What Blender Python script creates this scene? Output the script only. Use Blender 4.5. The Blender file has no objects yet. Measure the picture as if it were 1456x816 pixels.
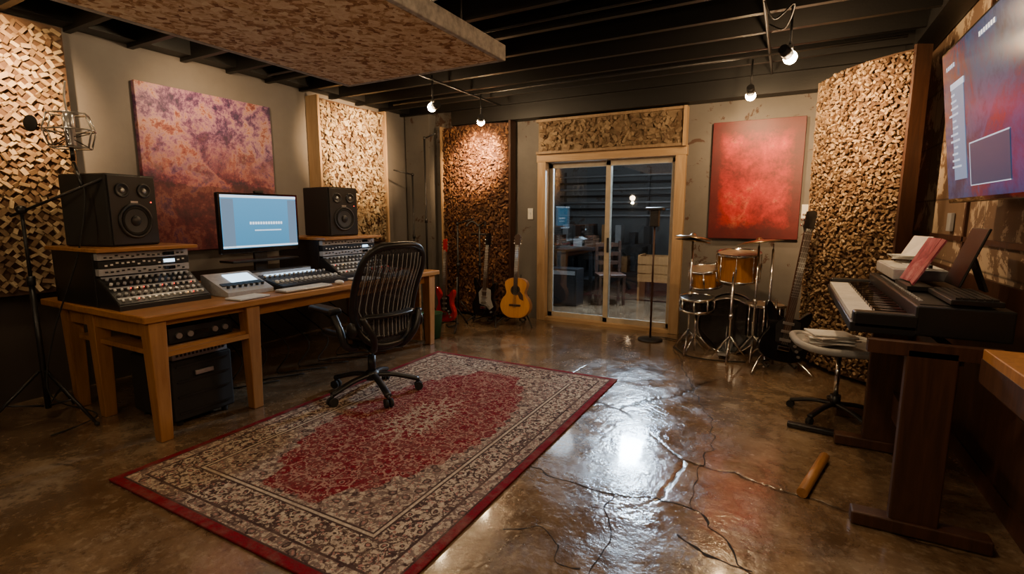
import bpy, bmesh, math, random
from mathutils import Vector, Matrix, Euler, noise as mnoise
random.seed(7)
S=bpy.context.scene
COL=S.collection
PI=math.pi
# ---------------------------------------------------------------- node helpers
class NT:
    def __init__(s,name):
        s.mt=bpy.data.materials.new(name); s.mt.use_nodes=True
        s.t=s.mt.node_tree; s.b=s.t.nodes['Principled BSDF']; s._c=None
        s.out=s.t.nodes['Material Output']
    def n(s,typ,**kw):
        nd=s.t.nodes.new(typ)
        for k,v in kw.items(): setattr(nd,k,v)
        return nd
    def put(s,sock,v):
        if isinstance(v,bpy.types.NodeSocket): s.t.links.new(v,sock)
        elif v is not None:
            if sock.type=='RGBA' and hasattr(v,'__len__') and len(v)==3: v=(*v,1)
            sock.default_value=v
    def co(s,scale=None,rot=None):
        if s._c is None: s._c=s.n('ShaderNodeTexCoord').outputs['Object']
        if scale is None and rot is None: return s._c
        mp=s.n('ShaderNodeMapping'); s.put(mp.inputs['Vector'],s._c)
        if scale: mp.inputs['Scale'].default_value=scale
        if rot: mp.inputs['Rotation'].default_value=rot
        return mp.outputs[0]
    def noise(s,sc=5,det=4,r=.55,v=None,dist=0,col=False):
        nd=s.n('ShaderNodeTexNoise'); s.put(nd.inputs['Vector'],v or s.co())
        nd.inputs['Scale'].default_value=sc; nd.inputs['Detail'].default_value=det
        nd.inputs['Roughness'].default_value=r; nd.inputs['Distortion'].default_value=dist
        return nd.outputs['Color' if col else 'Fac']
    def voro(s,sc=5,v=None,feat='F1',out='Distance',rnd=1):
        nd=s.n('ShaderNodeTexVoronoi',feature=feat); s.put(nd.inputs['Vector'],v or s.co())
        nd.inputs['Scale'].default_value=sc; nd.inputs['Randomness'].default_value=rnd
        return nd.outputs[out]
    def ramp(s,f,stops,const=False):
        nd=s.n('ShaderNodeValToRGB'); s.put(nd.inputs[0],f); cr=nd.color_ramp
        if const: cr.interpolation='CONSTANT'
        while len(cr.elements)<len(stops): cr.elements.new(.5)
        for e,(p,c) in zip(cr.elements,stops):
            e.position=p
            if not hasattr(c,'__len__'): c=(c,c,c)
            e.color=(*c[:3],1)
        return nd.outputs[0]
    def mix(s,f,a,b,mode='MIX'):
        nd=s.n('ShaderNodeMix',data_type='RGBA',blend_type=mode)
        s.put(nd.inputs[0],f); s.put(nd.inputs[6],a); s.put(nd.inputs[7],b)
        return nd.outputs[2]
    def m(s,op,a,b=None,c=None):
        nd=s.n('ShaderNodeMath',operation=op); s.put(nd.inputs[0],a)
        if b is not None: s.put(nd.inputs[1],b)
        if c is not None: s.put(nd.inputs[2],c)
        return nd.outputs[0]
    def xyz(s,v=None):
        nd=s.n('ShaderNodeSeparateXYZ'); s.put(nd.inputs[0],v or s.co()); return nd.outputs
    def bump(s,h,st=.3,d=.01):
        nd=s.n('ShaderNodeBump'); s.put(nd.inputs['Height'],h)
        nd.inputs['Strength'].default_value=st; nd.inputs['Distance'].default_value=d
        s.t.links.new(nd.outputs[0],s.b.inputs['Normal'])
    def island(s):
        return s.n('ShaderNodeNewGeometry').outputs['Random Per Island']
    def set(s,**kw):
        mp={'col':'Base Color','rough':'Roughness','metal':'Metallic','em':'Emission Color','es':'Emission Strength','coat':'Coat Weight','cr':'Coat Roughness','alpha':'Alpha','spec':'Specular IOR Level','tr':'Transmission Weight','sheen':'Sheen Weight'}
        for k,v in kw.items(): s.put(s.b.inputs[mp[k]],v)
        return s.mt
def simple(name,col,rough=.5,metal=0,var=.12,sc=12,coat=0,bump=0):
    k=NT(name); nz=k.noise(sc,4)
    c=k.ramp(nz,[(.3,[x*(1-var) for x in col]),(.7,[min(1,x*(1+var)) for x in col])])
    k.set(col=c,rough=rough,metal=metal,coat=coat)
    if bump: k.bump(k.noise(sc*6,3),bump,.004)
    return k.mt
def emis(name,col,st):
    k=NT(name); k.set(col=(0.02,0.02,0.02),em=col,es=st,rough=.3); return k.mt
def wood(name,c1,c2,axis='X',rough=.45,sc=1.0,coat=0):
    k=NT(name); s={'X':(1.2,14,14),'Y':(14,1.2,14),'Z':(14,14,1.2)}[axis]
    v=k.co(scale=[q*sc for q in s]); n1=k.noise(1.6,6,.6,v,1.2); n2=k.noise(.5,3,.5,v)
    c=k.ramp(n1,[(.3,c1),(.7,c2)]); c=k.mix(k.m('MULTIPLY',n2,.35),c,[x*.5 for x in c1])
    k.set(col=c,rough=rough,coat=coat); k.bump(n1,.15,.003); return k.mt
# ---------------------------------------------------------------- materials
M={}
M['black']=simple('black_plastic',(.010,.010,.011),.38)
M['blackm']=simple('black_matte',(.010,.009,.009),.75)
M['blackg']=simple('black_gloss',(.006,.006,.007),.12,coat=.6)
M['dgrey']=simple('dark_grey_metal',(.04,.04,.042),.4,.6)
M['grey']=simple('grey_plastic',(.30,.30,.30),.45)
M['silver']=simple('brushed_silver',(.50,.50,.50),.32,.85,sc=40)
M['alu']=simple('painted_aluminium',(.40,.40,.41),.4,.15,sc=40)
M['chrome']=simple('chrome',(.72,.72,.72),.14,1)
M['white']=simple('white_plastic',(.72,.72,.70),.35)
M['ivory']=simple('ivory_keys',(.80,.78,.72),.25)
M['rubber']=simple('rubber',(.012,.012,.012),.85)
M['cloth']=simple('towel_cloth',(.55,.50,.46),.9,var=.3,bump=.5)
M['bronze']=simple('cymbal_bronze',(.30,.22,.12),.3,.95,sc=30)
M['deskwood']=wood('desk_wood',(.28,.11,.026),(.50,.235,.07),'Y',.30,coat=.25)
M['legwood']=wood('leg_wood',(.28,.115,.030),(.48,.225,.07),'Z',.45)
M['pine']=wood('pine_trim',(.42,.26,.125),(.60,.41,.23),'Z',.55)
M['pineX']=wood('pine_trim_h',(.42,.26,.125),(.60,.41,.23),'X',.55)
M['brownw']=wood('brown_stained_wood',(.030,.010,.0045),(.085,.031,.013),'Z',.5)
M['plyedge']=wood('plywood_edge',(.24,.15,.075),(.38,.26,.15),'Z',.6)
M['rosew']=wood('rosewood',(.03,.014,.008),(.07,.03,.015),'Z',.4)
M['redlac']=simple('red_lacquer',(.36,.006,.005),.12,coat=.8)
M['spruce']=wood('spruce_top',(.55,.23,.04),(.72,.35,.08),'Z',.22,coat=.5)
M['amber']=wood('amber_drum_shell',(.30,.11,.010),(.60,.26,.035),'Z',.2,coat=.7)
M['skin']=simple('drum_head',(.30,.22,.14),.4)
M['green']=simple('green_plastic',(.02,.09,.04),.45)
M['mesh_dark']=simple('speaker_cone',(.03,.03,.032),.5)
def wallmat(name,c1,c2,peel=None,pf=.62,planks=0):
    k=NT(name); n=k.noise(.9,5,.6); n2=k.noise(9,6,.65)
    c=k.ramp(n,[(.3,c1),(.7,c2)]); c=k.mix(k.m('MULTIPLY',n2,.3),c,[x*.5 for x in c1])
    if peel is not None:
        p=k.noise(2.6,9,.72,dist=.6); mk=k.ramp(p,[(pf,0),(pf+.02,1)])
        c=k.mix(mk,c,peel)
    hh=n2
    if planks:
        z=k.xyz(); a=k.m('PINGPONG',z[2],planks/2); b=k.m('PINGPONG',z[1],planks*1.7)
        g=k.m('MINIMUM',a,b); ln=k.ramp(g,[(0,1),(.010,0)]); c=k.mix(k.m('MULTIPLY',ln,.8),c,(.02,.01,.006)); hh=k.m('SUBTRACT',n2,ln)
    k.set(col=c,rough=.75); k.bump(hh,.2,.01); return k.mt
M['wallL']=wallmat('painted_wall_taupe',(.135,.122,.115),(.18,.165,.156))
M['wallB']=wallmat('weathered_wall',(.125,.112,.102),(.195,.178,.16),(.075,.038,.024),.58)
M['wallR']=wallmat('stained_board_wall',(.12,.066,.038),(.20,.122,.070),(.42,.32,.22),.52,planks=.42)
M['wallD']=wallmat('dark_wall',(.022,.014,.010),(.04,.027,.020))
M['ceil']=simple('black_ceiling_paint',(.003,.0027,.0027),.75,bump=.2)
M['joist']=simple('black_joist_paint',(.0045,.004,.004),.5,bump=.2)
# floor
k=NT('stained_concrete_floor')
n1=k.noise(.8,6,.62,dist=.5); n2=k.noise(5,8,.7); n3=k.noise(28,5,.6)
c=k.ramp(n1,[(.32,(.085,.048,.024)),(.5,(.17,.108,.060)),(.68,(.28,.205,.13))])
c=k.mix(k.ramp(n2,[(.42,0),(.62,.7)]),c,(.075,.040,.019))
c=k.mix(k.ramp(n3,[(.52,0),(.70,.4)]),c,(.36,.28,.19))
c=k.mix(k.ramp(k.noise(1.9,9,.75,dist=.8),[(.50,0),(.60,.6)]),c,(.045,.022,.010))
cv=k.mix(.22,k.co(),k.noise(1.3,5,.6,col=True))
e=k.voro(.5,cv,'DISTANCE_TO_EDGE'); crk=k.ramp(e,[(.0,1),(.0055,0)])
msk=k.ramp(k.noise(.7,2,.5),[(.47,0),(.53,.9)]); crk=k.m('MULTIPLY',crk,msk)
c=k.mix(crk,c,(.015,.008,.004))
rg=k.ramp(k.noise(3.2,7,.7),[(.36,.09),(.64,.30)])
k.set(col=c,rough=rg,coat=.6,cr=.08,spec=.65)
h=k.m('ADD',k.m('MULTIPLY',k.noise(5.5,5,.6),1.0),k.m('MULTIPLY',n3,.20)); h=k.m('SUBTRACT',h,k.m('MULTIPLY',crk,.5))
k.bump(h,.42,.02); M['floor']=k.mt
M['crackm']=simple('crack_shadow_dirt',(.010,.006,.003),.95)  # even dark brown for the crack ribbons
# acoustic panels
def chipmat(name,stops,sc=40,dk=.8,st=.7):
    k=NT(name); r=k.island(); c=k.ramp(r,stops)
    c=k.mix(k.m('MULTIPLY',k.noise(sc,5,.7),dk),c,(.05,.022,.009)); c=k.mix(k.ramp(k.noise(4.0,6,.7),[(.45,0),(.62,st)]),c,(.07,.032,.014))
    k.set(col=c,rough=.75); k.bump(k.noise(sc*2,3),.5,.003); return k.mt
M['chipL']=chipmat('woven_chip_wood',[(0,(.13,.068,.028)),(.5,(.38,.25,.12)),(1,(.70,.54,.31))],st=.4)
M['chipR']=chipmat('cork_block_wood',[(0,(.09,.045,.018)),(.5,(.33,.20,.09)),(1,(.62,.45,.25))],st=.35)
M['chipB']=chipmat('bark_flake_red',[(0,(.05,.014,.006)),(.5,(.17,.06,.022)),(1,(.48,.23,.085))])
M['chipC']=chipmat('cream_flake',[(0,(.26,.155,.07)),(.4,(.56,.41,.22)),(1,(.80,.67,.44))],st=.55)
M['chipH']=chipmat('tan_flake',[(0,(.18,.11,.055)),(.5,(.32,.215,.12)),(1,(.48,.35,.20))],st=.4)
M['backing']=simple('panel_backing',(.07,.033,.013),.8,bump=.4)
M['backingR']=simple('panel_backing_red',(.05,.016,.007),.8,bump=.4)
k=NT('pressed_flake_board')
cv=k.mix(.08,k.co(),k.noise(6,4,.6,col=True))
v1=k.voro(40,cv,out='Color'); bw=k.n('ShaderNodeRGBToBW'); k.put(bw.inputs[0],v1)
nn=k.noise(11,8,.78,dist=1.0)
f=k.m('ADD',k.m('MULTIPLY',bw.outputs[0],.35),k.m('MULTIPLY',nn,.65))
c=k.ramp(f,[(.34,(.22,.085,.03)),(.43,(.46,.25,.11)),(.50,(.70,.50,.30)),(.66,(.84,.70,.50))])
k.set(col=c,rough=.75); k.bump(f,.5,.01); M['flake']=k.mt
# rug
k=NT('persian_rug_wool'); X=k.xyz(); hw,hl=.925,1.41
ax=k.m('ABSOLUTE',X[0]); ay=k.m('ABSOLUTE',X[1])
d=k.m('MINIMUM',k.m('SUBTRACT',hw,ax),k.m('SUBTRACT',hl,ay))
cb=k.n('ShaderNodeCombineXYZ'); k.put(cb.inputs[0],ax); k.put(cb.inputs[1],ay); sym=cb.outputs[0]
sv=k.mix(.06,sym,k.noise(12,3,.6,sym,col=True))
fl=k.voro(16,sv); fl2=k.voro(46,sv); vine=k.voro(12,sv,'DISTANCE_TO_EDGE')
nz=k.noise(60,4,.7); nzs=k.noise(30,5,.72,sym)
def clampstep(x,a,w=.004):
    nd=k.n('ShaderNodeMapRange'); k.put(nd.inputs[0],x); nd.inputs[1].default_value=a-w/2; nd.inputs[2].default_value=a+w/2; return nd.outputs[0]
cream=(.46,.375,.285); dark=(.050,.030,.028); red=(.155,.0035,.012); blush=(.34,.17,.14); olive=(.17,.12,.10)
def pat(base,c1,c2,c3,dens=.53):
    a=k.mix(clampstep(nzs,dens,.05),base,c1)
    a=k.mix(k.m('SUBTRACT',1,clampstep(vine,.04,.03)),a,c1)
    a=k.mix(k.m('SUBTRACT',1,clampstep(fl2,.27,.06)),a,c3)
    a=k.mix(k.m('SUBTRACT',1,clampstep(fl,.36,.05)),a,c2)
    a=k.mix(k.m('SUBTRACT',1,clampstep(fl,.24,.04)),a,c1)
    a=k.mix(k.m('SUBTRACT',1,clampstep(fl,.14,.04)),a,c3)
    return a
border=pat(cream,dark,cream,blush,.50); field=pat(cream,olive,dark,blush,.50); redf=pat(red,(.36,.19,.15),red,(.075,.003,.007),.545); core=pat(red,cream,blush,dark,.52)
mm=k.m('ADD',k.m('POWER',k.m('DIVIDE',ax,.56),1.8),k.m('POWER',k.m('DIVIDE',ay,1.12),1.8))
ang=k.m('ARCTAN2',ax,ay)
mm=k.m('ADD',mm,k.m('MULTIPLY',k.m('SINE',k.m('MULTIPLY',ang,28)),.06)); mm=k.m('ADD',mm,k.m('MULTIPLY',k.noise(9,4,.7,sym),.40))
inn=k.mix(clampstep(mm,1.16,.03),redf,field)
inn=k.mix(k.m('SUBTRACT',1,clampstep(mm,.31,.02)),inn,core)
c=k.mix(clampstep(d,.045),red,dark); c=k.mix(clampstep(d,.055),c,field); c=k.mix(clampstep(d,.115),c,dark); c=k.mix(clampstep(d,.128),c,border)
c=k.mix(clampstep(d,.29),c,dark); c=k.mix(clampstep(d,.30),c,cream); c=k.mix(clampstep(d,.315),c,dark);c=k.mix(clampstep(d,.325),c,inn)
c=k.mix(k.ramp(nz,[(.4,0),(.7,.55)]),c,(.05,.026,.024)); c=k.mix(k.ramp(k.noise(7,6,.7),[(.45,0),(.7,.45)]),c,(.20,.13,.10))
k.set(col=c,rough=.95,spec=.08); k.bump(k.m('ADD',nz,k.m('MULTIPLY',fl2,.4)),.6,.006); M['rug']=k.mt
# paintings
k=NT('abstract_canvas_purple')
n=k.noise(2.6,12,.76,dist=.15); n2=k.noise(4.2,12,.78,dist=.2); n4=k.noise(1.5,4,.6); z=k.xyz()[2]
c=k.ramp(n,[(.38,(.014,.003,.022)),(.44,(.075,.010,.034)),(.49,(.17,.025,.045)),(.53,(.34,.12,.10)),(.57,(.12,.035,.11)),(.63,(.025,.007,.04))])
c2=k.ramp(n2,[(.39,(.020,.005,.05)),(.45,(.10,.030,.12)),(.50,(.30,.14,.25)),(.54,(.42,.24,.22)),(.58,(.24,.055,.045)),(.64,(.10,.015,.03))])
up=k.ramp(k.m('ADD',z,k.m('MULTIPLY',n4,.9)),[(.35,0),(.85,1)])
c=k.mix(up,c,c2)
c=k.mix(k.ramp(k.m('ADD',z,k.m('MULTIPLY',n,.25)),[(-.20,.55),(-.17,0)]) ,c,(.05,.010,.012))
k.set(col=c,rough=.5); k.bump(n2,.4,.01); M['paintL']=k.mt
k=NT('abstract_canvas_red')
n=k.noise(1.9,10,.75,dist=.15); n2=k.noise(14,8,.8); xx=k.xyz()
c=k.ramp(n,[(.38,(.07,.001,.003)),(.47,(.27,.003,.006)),(.56,(.48,.012,.010)),(.66,(.55,.13,.07))])
c=k.mix(k.ramp(n2,[(.48,0),(.64,.65)]),c,(.09,.002,.004)); edge=k.m('MAXIMUM',k.m('DIVIDE',k.m('ABSOLUTE',xx[0]),.42),k.m('DIVIDE',k.m('ABSOLUTE',xx[2]),.60))
c=k.mix(k.ramp(k.m('ADD',edge,k.m('MULTIPLY',n2,.3)),[(.8,0),(1.12,.9)]),c,(.07,.002,.004))
k.set(col=c,rough=.5); k.bump(n2,.3,.006); M['paintR']=k.mt
k=NT('magenta_print'); n=k.noise(9,6,.7,dist=1); c=k.ramp(n,[(.38,(.12,.01,.03)),(.5,(.28,.05,.08)),(.62,(.45,.20,.22))]); k.set(col=c,rough=.4); M['print']=k.mt
# glass (architectural: transparent + reflection)
k=NT('window_glass'); tr=k.n('ShaderNodeBsdfTransparent'); tr.inputs[0].default_value=(.84,.88,.90,1)
gl=k.n('ShaderNodeBsdfGlossy'); gl.inputs['Roughness'].default_value=.02; fr=k.n('ShaderNodeFresnel'); fr.inputs[0].default_value=1.5
ms=k.n('ShaderNodeMixShader'); k.put(ms.inputs[0],k.m('ADD',fr.outputs[0],.09)); k.t.links.new(tr.outputs[0],ms.inputs[1]); k.t.links.new(gl.outputs[0],ms.inputs[2]); k.t.links.new(ms.outputs[0],k.out.inputs[0]); M['glass']=k.mt
# chair mesh
k=NT('chair_mesh_fabric'); xx=k.xyz(); s1=k.m('SINE',k.m('ADD',k.m('MULTIPLY',xx[1],420),k.m('MULTIPLY',k.m('SINE',k.m('MULTIPLY',xx[2],90)),.9)))
k.set(col=(.024,.024,.031),rough=.42,alpha=k.ramp(s1,[(.35,.80),(.6,1)])); M['chairmesh']=k.mt
# emissive screens
k=NT('monitor_screen'); xx=k.xyz(); g=k.ramp(k.m('ADD',k.m('MULTIPLY',xx[2],1.2),.5),[(0,(.05,.20,.36)),(1,(.10,.34,.58))]); k.set(col=(.01,.01,.01),em=g,es=1.5,rough=.2); M['scr']=k.mt
k=NT('tv_screen'); n=k.noise(1.9,8,.7,dist=.3); c=k.ramp(n,[(.38,(.006,.02,.07)),(.47,(.02,.06,.16)),(.55,(.05,.03,.09)),(.61,(.14,.02,.04)),(.68,(.02,.06,.16))]); k.set(col=(.01,.01,.01),em=c,es=.9,rough=.15); M['tvs']=k.mt
M['e_white']=emis('screen_white',(.72,.85,1.0),1.7); M['e_blue']=emis('screen_panel_blue',(.26,.42,.62),.7); M['e_dim']=emis('screen_panel_dim',(.02,.06,.12),.9)
M['e_bulb']=emis('lamp_filament',(1,.72,.40),300); M['e_red']=emis('led_red',(1,.05,.02),4); M['e_dev']=emis('device_display_glow',(.55,.78,1),3.0); M['e_amb']=emis('led_amber',(1,.45,.08),4)
M['e_tv']=emis('tv_text',(.75,.85,1),.9)
# ---------------------------------------------------------------- geometry helpers
def group(name,loc=(0,0,0),rz=0,rot=None):
    e=bpy.data.objects.new(name,None); COL.objects.link(e); e.location=loc
    e.rotation_euler=rot if rot else (0,0,rz); e.empty_display_size=.1; return e
def finish(name,me,mat,parent=None,loc=(0,0,0),rot=(0,0,0),smooth=False):
    o=bpy.data.objects.new(name,me); COL.objects.link(o)
    if mat is not None:
        me.materials.append(M[mat] if isinstance(mat,str) else mat)
    o.location=loc; o.rotation_euler=rot
    if parent: o.parent=parent
    if smooth:
        for p in me.polygons: p.use_smooth=True
    return o
def box(name,c,s,mat,parent=None,rot=(0,0,0),bev=0,taper=None):
    bm=bmesh.new(); bmesh.ops.create_cube(bm,size=1)
    for v in bm.verts:
        v.co.x*=s[0]; v.co.y*=s[1]; v.co.z*=s[2]
        if taper and v.co.z<0: v.co.x*=taper; v.co.y*=taper
    if bev: bmesh.ops.bevel(bm,geom=bm.edges[:],offset=min(bev,min(s)*.45),segments=3,profile=.5,affect='EDGES')
    me=bpy.data.meshes.new(name); bm.to_mesh(me); bm.free()
    return finish(name,me,mat,parent,c,rot)
def cyl(name,p0,p1,r,mat,parent=None,r2=None,seg=20):
    p0=Vector(p0); p1=Vector(p1); d=p1-p0; bm=bmesh.new()
    bmesh.ops.create_cone(bm,cap_ends=True,segments=seg,radius1=r,radius2=r if r2 is None else r2,depth=d.length)
    me=bpy.data.meshes.new(name); bm.to_mesh(me); bm.free()
    for p in me.polygons: p.use_smooth=len(p.vertices)==4
    o=finish(name,me,mat,parent,(p0+p1)/2); o.rotation_mode='QUATERNION'; o.rotation_quaternion=d.to_track_quat('Z','Y'); return o
def sph(name,c,r,mat,parent=None,sc=(1,1,1),seg=20):
    bm=bmesh.new(); bmesh.ops.create_uvsphere(bm,u_segments=seg,v_segments=seg//2,radius=r)
    for v in bm.verts: v.co=Vector((v.co.x*sc[0],v.co.y*sc[1],v.co.z*sc[2]))
    me=bpy.data.meshes.new(name); bm.to_mesh(me); bm.free(); return finish(name,me,mat,parent,c,smooth=True)
def lathe(name,prof,mat,parent=None,loc=(0,0,0),rot=(0,0,0),seg=32,smooth=True):
    vs=[];fs=[]
    for r,z in prof:
        for i in range(seg):
            a=2*PI*i/seg; vs.append((r*math.cos(a),r*math.sin(a),z))
    for j in range(len(prof)-1):
        for i in range(seg):
            i2=(i+1)%seg; fs.append((j*seg+i,j*seg+i2,(j+1)*seg+i2,(j+1)*seg+i))
    me=bpy.data.meshes.new(name); me.from_pydata(vs,[],fs); me.update()
    return finish(name,me,mat,parent,loc,rot,smooth)
def catmull(P,n=6,closed=False):
    P=[Vector(p) for p in P]; out=[]; N=len(P); rng=N if closed else N-1
    for i in range(rng):
        p0=P[(i-1)%N] if closed or i>0 else P[0]; p1=P[i]; p2=P[(i+1)%N]; p3=P[(i+2)%N] if closed or i+2<N else P[-1]
        for j in range(n):
            t=j/n; out.append(.5*((2*p1)+(-p0+p2)*t+(2*p0-5*p1+4*p2-p3)*t*t+(-p0+3*p1-3*p2+p3)*t**3))
    if not closed: out.append(P[-1])
    return out
def tube(name,pts,r,mat,parent=None,n=6,closed=False,seg=10,smooth=True,flat=1):
    P=catmull(pts,n,closed) if smooth else [Vector(p) for p in pts]; N=len(P); vs=[];fs=[]; prev=None
    for i,p in enumerate(P):
        t=(P[(i+1)%N]-P[i-1]) if closed else (P[min(i+1,N-1)]-P[max(i-1,0)])
        if t.length<1e-9: t=Vector((0,0,1))
        t.normalize()
        if prev is None:
            a=Vector((0,0,1)) if abs(t.z)<.9 else Vector((1,0,0)); nx=t.cross(a).normalized()
        else: nx=(prev-t*prev.dot(t)).normalized()
        prev=nx; ny=t.cross(nx)
        for q in range(seg):
            an=2*PI*q/seg; vs.append(p+nx*r*math.cos(an)+ny*r*flat*math.sin(an))
    for i in range(N if closed else N-1):
        i2=(i+1)%N
        for q in range(seg):
            q2=(q+1)%seg; fs.append((i*seg+q,i*seg+q2,i2*seg+q2,i2*seg+q))
    if not closed: fs.append(tuple(range(seg-1,-1,-1))); fs.append(tuple((N-1)*seg+q for q in range(seg)))
    me=bpy.data.meshes.new(name); me.from_pydata(vs,[],fs); me.update()
    return finish(name,me,mat,parent,smooth=True)
def slab(name,outline,th,mat,parent=None,loc=(0,0,0),rot=(0,0,0),bev=.006):
    bm=bmesh.new(); vs=[bm.verts.new((x,-th/2,z)) for x,z in outline]; f=bm.faces.new(vs)
    r=bmesh.ops.extrude_face_region(bm,geom=[f])
    for v in r['geom']:
        if isinstance(v,bmesh.types.BMVert): v.co.y+=th
    bmesh.ops.recalc_face_normals(bm,faces=bm.faces[:])
    if bev:
        ed=[e for e in bm.edges if abs(e.verts[0].co.y-e.verts[1].co.y)<1e-6]
        bmesh.ops.bevel(bm,geom=ed,offset=bev,segments=2,profile=.5,affect='EDGES')
    me=bpy.data.meshes.new(name); bm.to_mesh(me); bm.free(); return finish(name,me,mat,parent,loc,rot)
def multibox(name,items,mat,parent=None,loc=(0,0,0),rot=(0,0,0)):
    vs=[];fs=[]
    for c,s,R in items:
        b=len(vs); c=Vector(c)
        for dx in(-.5,.5):
            for dy in(-.5,.5):
                for dz in(-.5,.5):
                    q=Vector((dx*s[0],dy*s[1],dz*s[2]))
                    if R is not None: q=R@q
                    vs.append(c+q)
        for f in((0,1,3,2),(4,6,7,5),(0,4,5,1),(2,3,7,6),(0,2,6,4),(1,5,7,3)): fs.append(tuple(b+i for i in f))
    me=bpy.data.meshes.new(name); me.from_pydata(vs,[],fs); me.update(); return finish(name,me,mat,parent,loc,rot)
def chips(name,W,H,cell,kind,mat,parent,surf):
    it=[]; nx=int(W/cell); nz=int(H/cell)
    for i in range(nx):
        for j in range(nz):
            u=(i+.5)/nx*W; v=(j+.5)/nz*H
            if kind=='weave':
                a=PI/4 if (i+j)%2 else -PI/4; L,w,th=cell*random.uniform(.9,1.5),cell*random.uniform(.40,.74),.012; tx=random.uniform(-.5,.5); ty=.2*(1 if (i+j)%2 else -1)+random.uniform(-.25,.25); off=random.uniform(0,.024); a+=random.gauss(0,.22)
                u+=random.uniform(-.18,.18)*cell; v+=random.uniform(-.18,.18)*cell
            elif kind=='block':
                a=random.choice([.75,-.6])+random.gauss(0,.5); L,w,th=cell*random.uniform(.7,1.45),cell*random.uniform(.38,.75),.016; tx=random.uniform(-.6,.6); ty=random.uniform(-.6,.6); off=random.uniform(0,.034)
                u+=random.uniform(-.5,.5)*cell; v+=random.uniform(-.5,.5)*cell
            else:
                if random.random()<.14: continue
                a=random.uniform(-PI,PI); L,w,th=cell*random.uniform(.7,2.1),cell*random.uniform(.4,1.2),.009; tx=random.uniform(-.5,.5); ty=random.uniform(-.5,.5); off=random.uniform(0,.030)
                u+=random.uniform(-.5,.5)*cell; v+=random.uniform(-.5,.5)*cell
            u=min(max(u,cell*.6),W-cell*.6); v=min(max(v,cell*.6),H-cell*.6)
            p,r,n=surf(u,v); B=Matrix((r,Vector((0,0,1)),n)).transposed()
            R=B@(Matrix.Rotation(a,3,'Z')@Matrix.Rotation(tx,3,'X')@Matrix.Rotation(ty,3,'Y'))
            it.append((p+n*off,(L,w,th),R))
    return multibox(name,it,mat,parent)
# ================================================================ ROOM
XL,XR,YB,YF,HC=-4.9,.97,5.95,-1.3,2.95
floor=box('floor',((XL+XR)/2,(YF+10)/2,-.05),(XR-XL+.4,10-YF,.1),'floor')
def crack(i,pts,w):
    P=catmull([(x,y,0) for x,y in pts],10); vs=[];fs=[]
    for q,p in enumerate(P):
        j=Vector((mnoise.noise(p*9),mnoise.noise(p*9+Vector((5,5,0))),0))*.045; ww=w*(.3+abs(mnoise.noise(p*14+Vector((1,2,3))))*1.5)
        t=(P[min(q+1,len(P)-1)]-P[max(q-1,0)]).normalized(); s=Vector((-t.y,t.x,0))*ww/2
        for o in(s,-s): vs.append(p+j+o+Vector((0,0,.0512)))
    for q in range(len(P)-1): fs.append((2*q,2*q+1,2*q+3,2*q+2))
    me=bpy.data.meshes.new('crack'); me.from_pydata(vs,[],fs); o=finish('crack_%d'%i,me,'crackm',floor); o.location=-floor.location+Vector((0,0,-.05))
for i,(p,w) in enumerate([([(-1.15,2.33),(-.9,2.27),(-.67,2.28),(-.31,2.33),(-.2,2.2),(-.08,2.07),(.02,1.85)],.012),
    ([(-.31,2.33),(-.33,2.7),(-.30,3.1),(-.36,3.43),(-.55,4.0),(-.7,4.5),(-.9,5.1)],.008),([(-.66,2.27),(-.64,2.1),(-.58,1.9),(-.57,1.7)],.009),
    ([(-1.02,1.75),(-.9,1.86),(-.8,1.83),(-.7,1.7),(-.6,1.72)],.009),([(-.32,2.1),(-.2,2.02),(-.02,1.99)],.015),([(-1.15,3.9),(-.9,4.2),(-.8,4.8)],.005),([(-1.3,4.6),(-.9,4.35),(-.5,4.4),(0,4.1)],.005)]): crack(i+1,p,w)
box('wall_left',(XL-.1,(YF+YB)/2,HC/2),(.2,YB-YF+.4,HC),'wallL')
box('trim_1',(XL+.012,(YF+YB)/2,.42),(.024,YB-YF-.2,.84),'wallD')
box('wall_right',(XR+.1,(YF+YB)/2,HC/2),(.2,YB-YF+.4,HC),'wallR')
box('wall_front',((XL+XR)/2,YF-.1,HC/2),(XR-XL,.2,HC),'wallD')
dx0,dx1,dz=-2.72,-1.12,2.03
wb=group('wall_back',(0,YB+.08,0))
box('panel_left_side',((XL+dx0)/2,0,HC/2),(dx0-XL,.16,HC),'wallB',wb)
box('panel_right_side',((XR+dx1)/2,0,HC/2),(XR-dx1,.16,HC),'wallB',wb)
box('panel_over_door',((dx0+dx1)/2,0,(HC+dz)/2),(dx1-dx0,.16,HC-dz),'wallB',wb)
box('ceiling',((XL+XR)/2,(YF+10)/2,HC+.05),(XR-XL+.4,10-YF,.1),'ceil')
box('wall_pilaster',(-4.66,5.86,1.37),(.42,.16,2.74),'wallB')
jo=[(((XL+XR)/2,y,HC-.11),(XR-XL-.02,.045,.22),None) for y in [-1+.42*i for i in range(17)]]
multibox('ceiling_joists',jo,'joist')
box('trim_2',(-1.55,5.84,2.66),(5.0,.18,.22),'joist')
box('trim_3',(-4.80,2.3,2.85),(.16,6.9,.18),'joist')
box('trim_4',(.88,2.3,2.80),(.16,6.9,.20),'joist')
box('baseboard_right',(.955,2.0,.05),(.03,6.4,.10),'brownw')
cd=group('ceiling_conduit')
for i,(p) in enumerate([[(-.22,.5,2.70),(-.22,5.6,2.70)],[(-4.5,3.35,2.70),(.6,3.35,2.70)],[(-3.15,3.3,2.68),(-3.15,5.5,2.68)],[(-4.3,4.9,2.69),(.7,4.9,2.69)]]):
    tube('pipe_%d'%(i+1),p,.011,'dgrey',cd,smooth=False)
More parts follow.
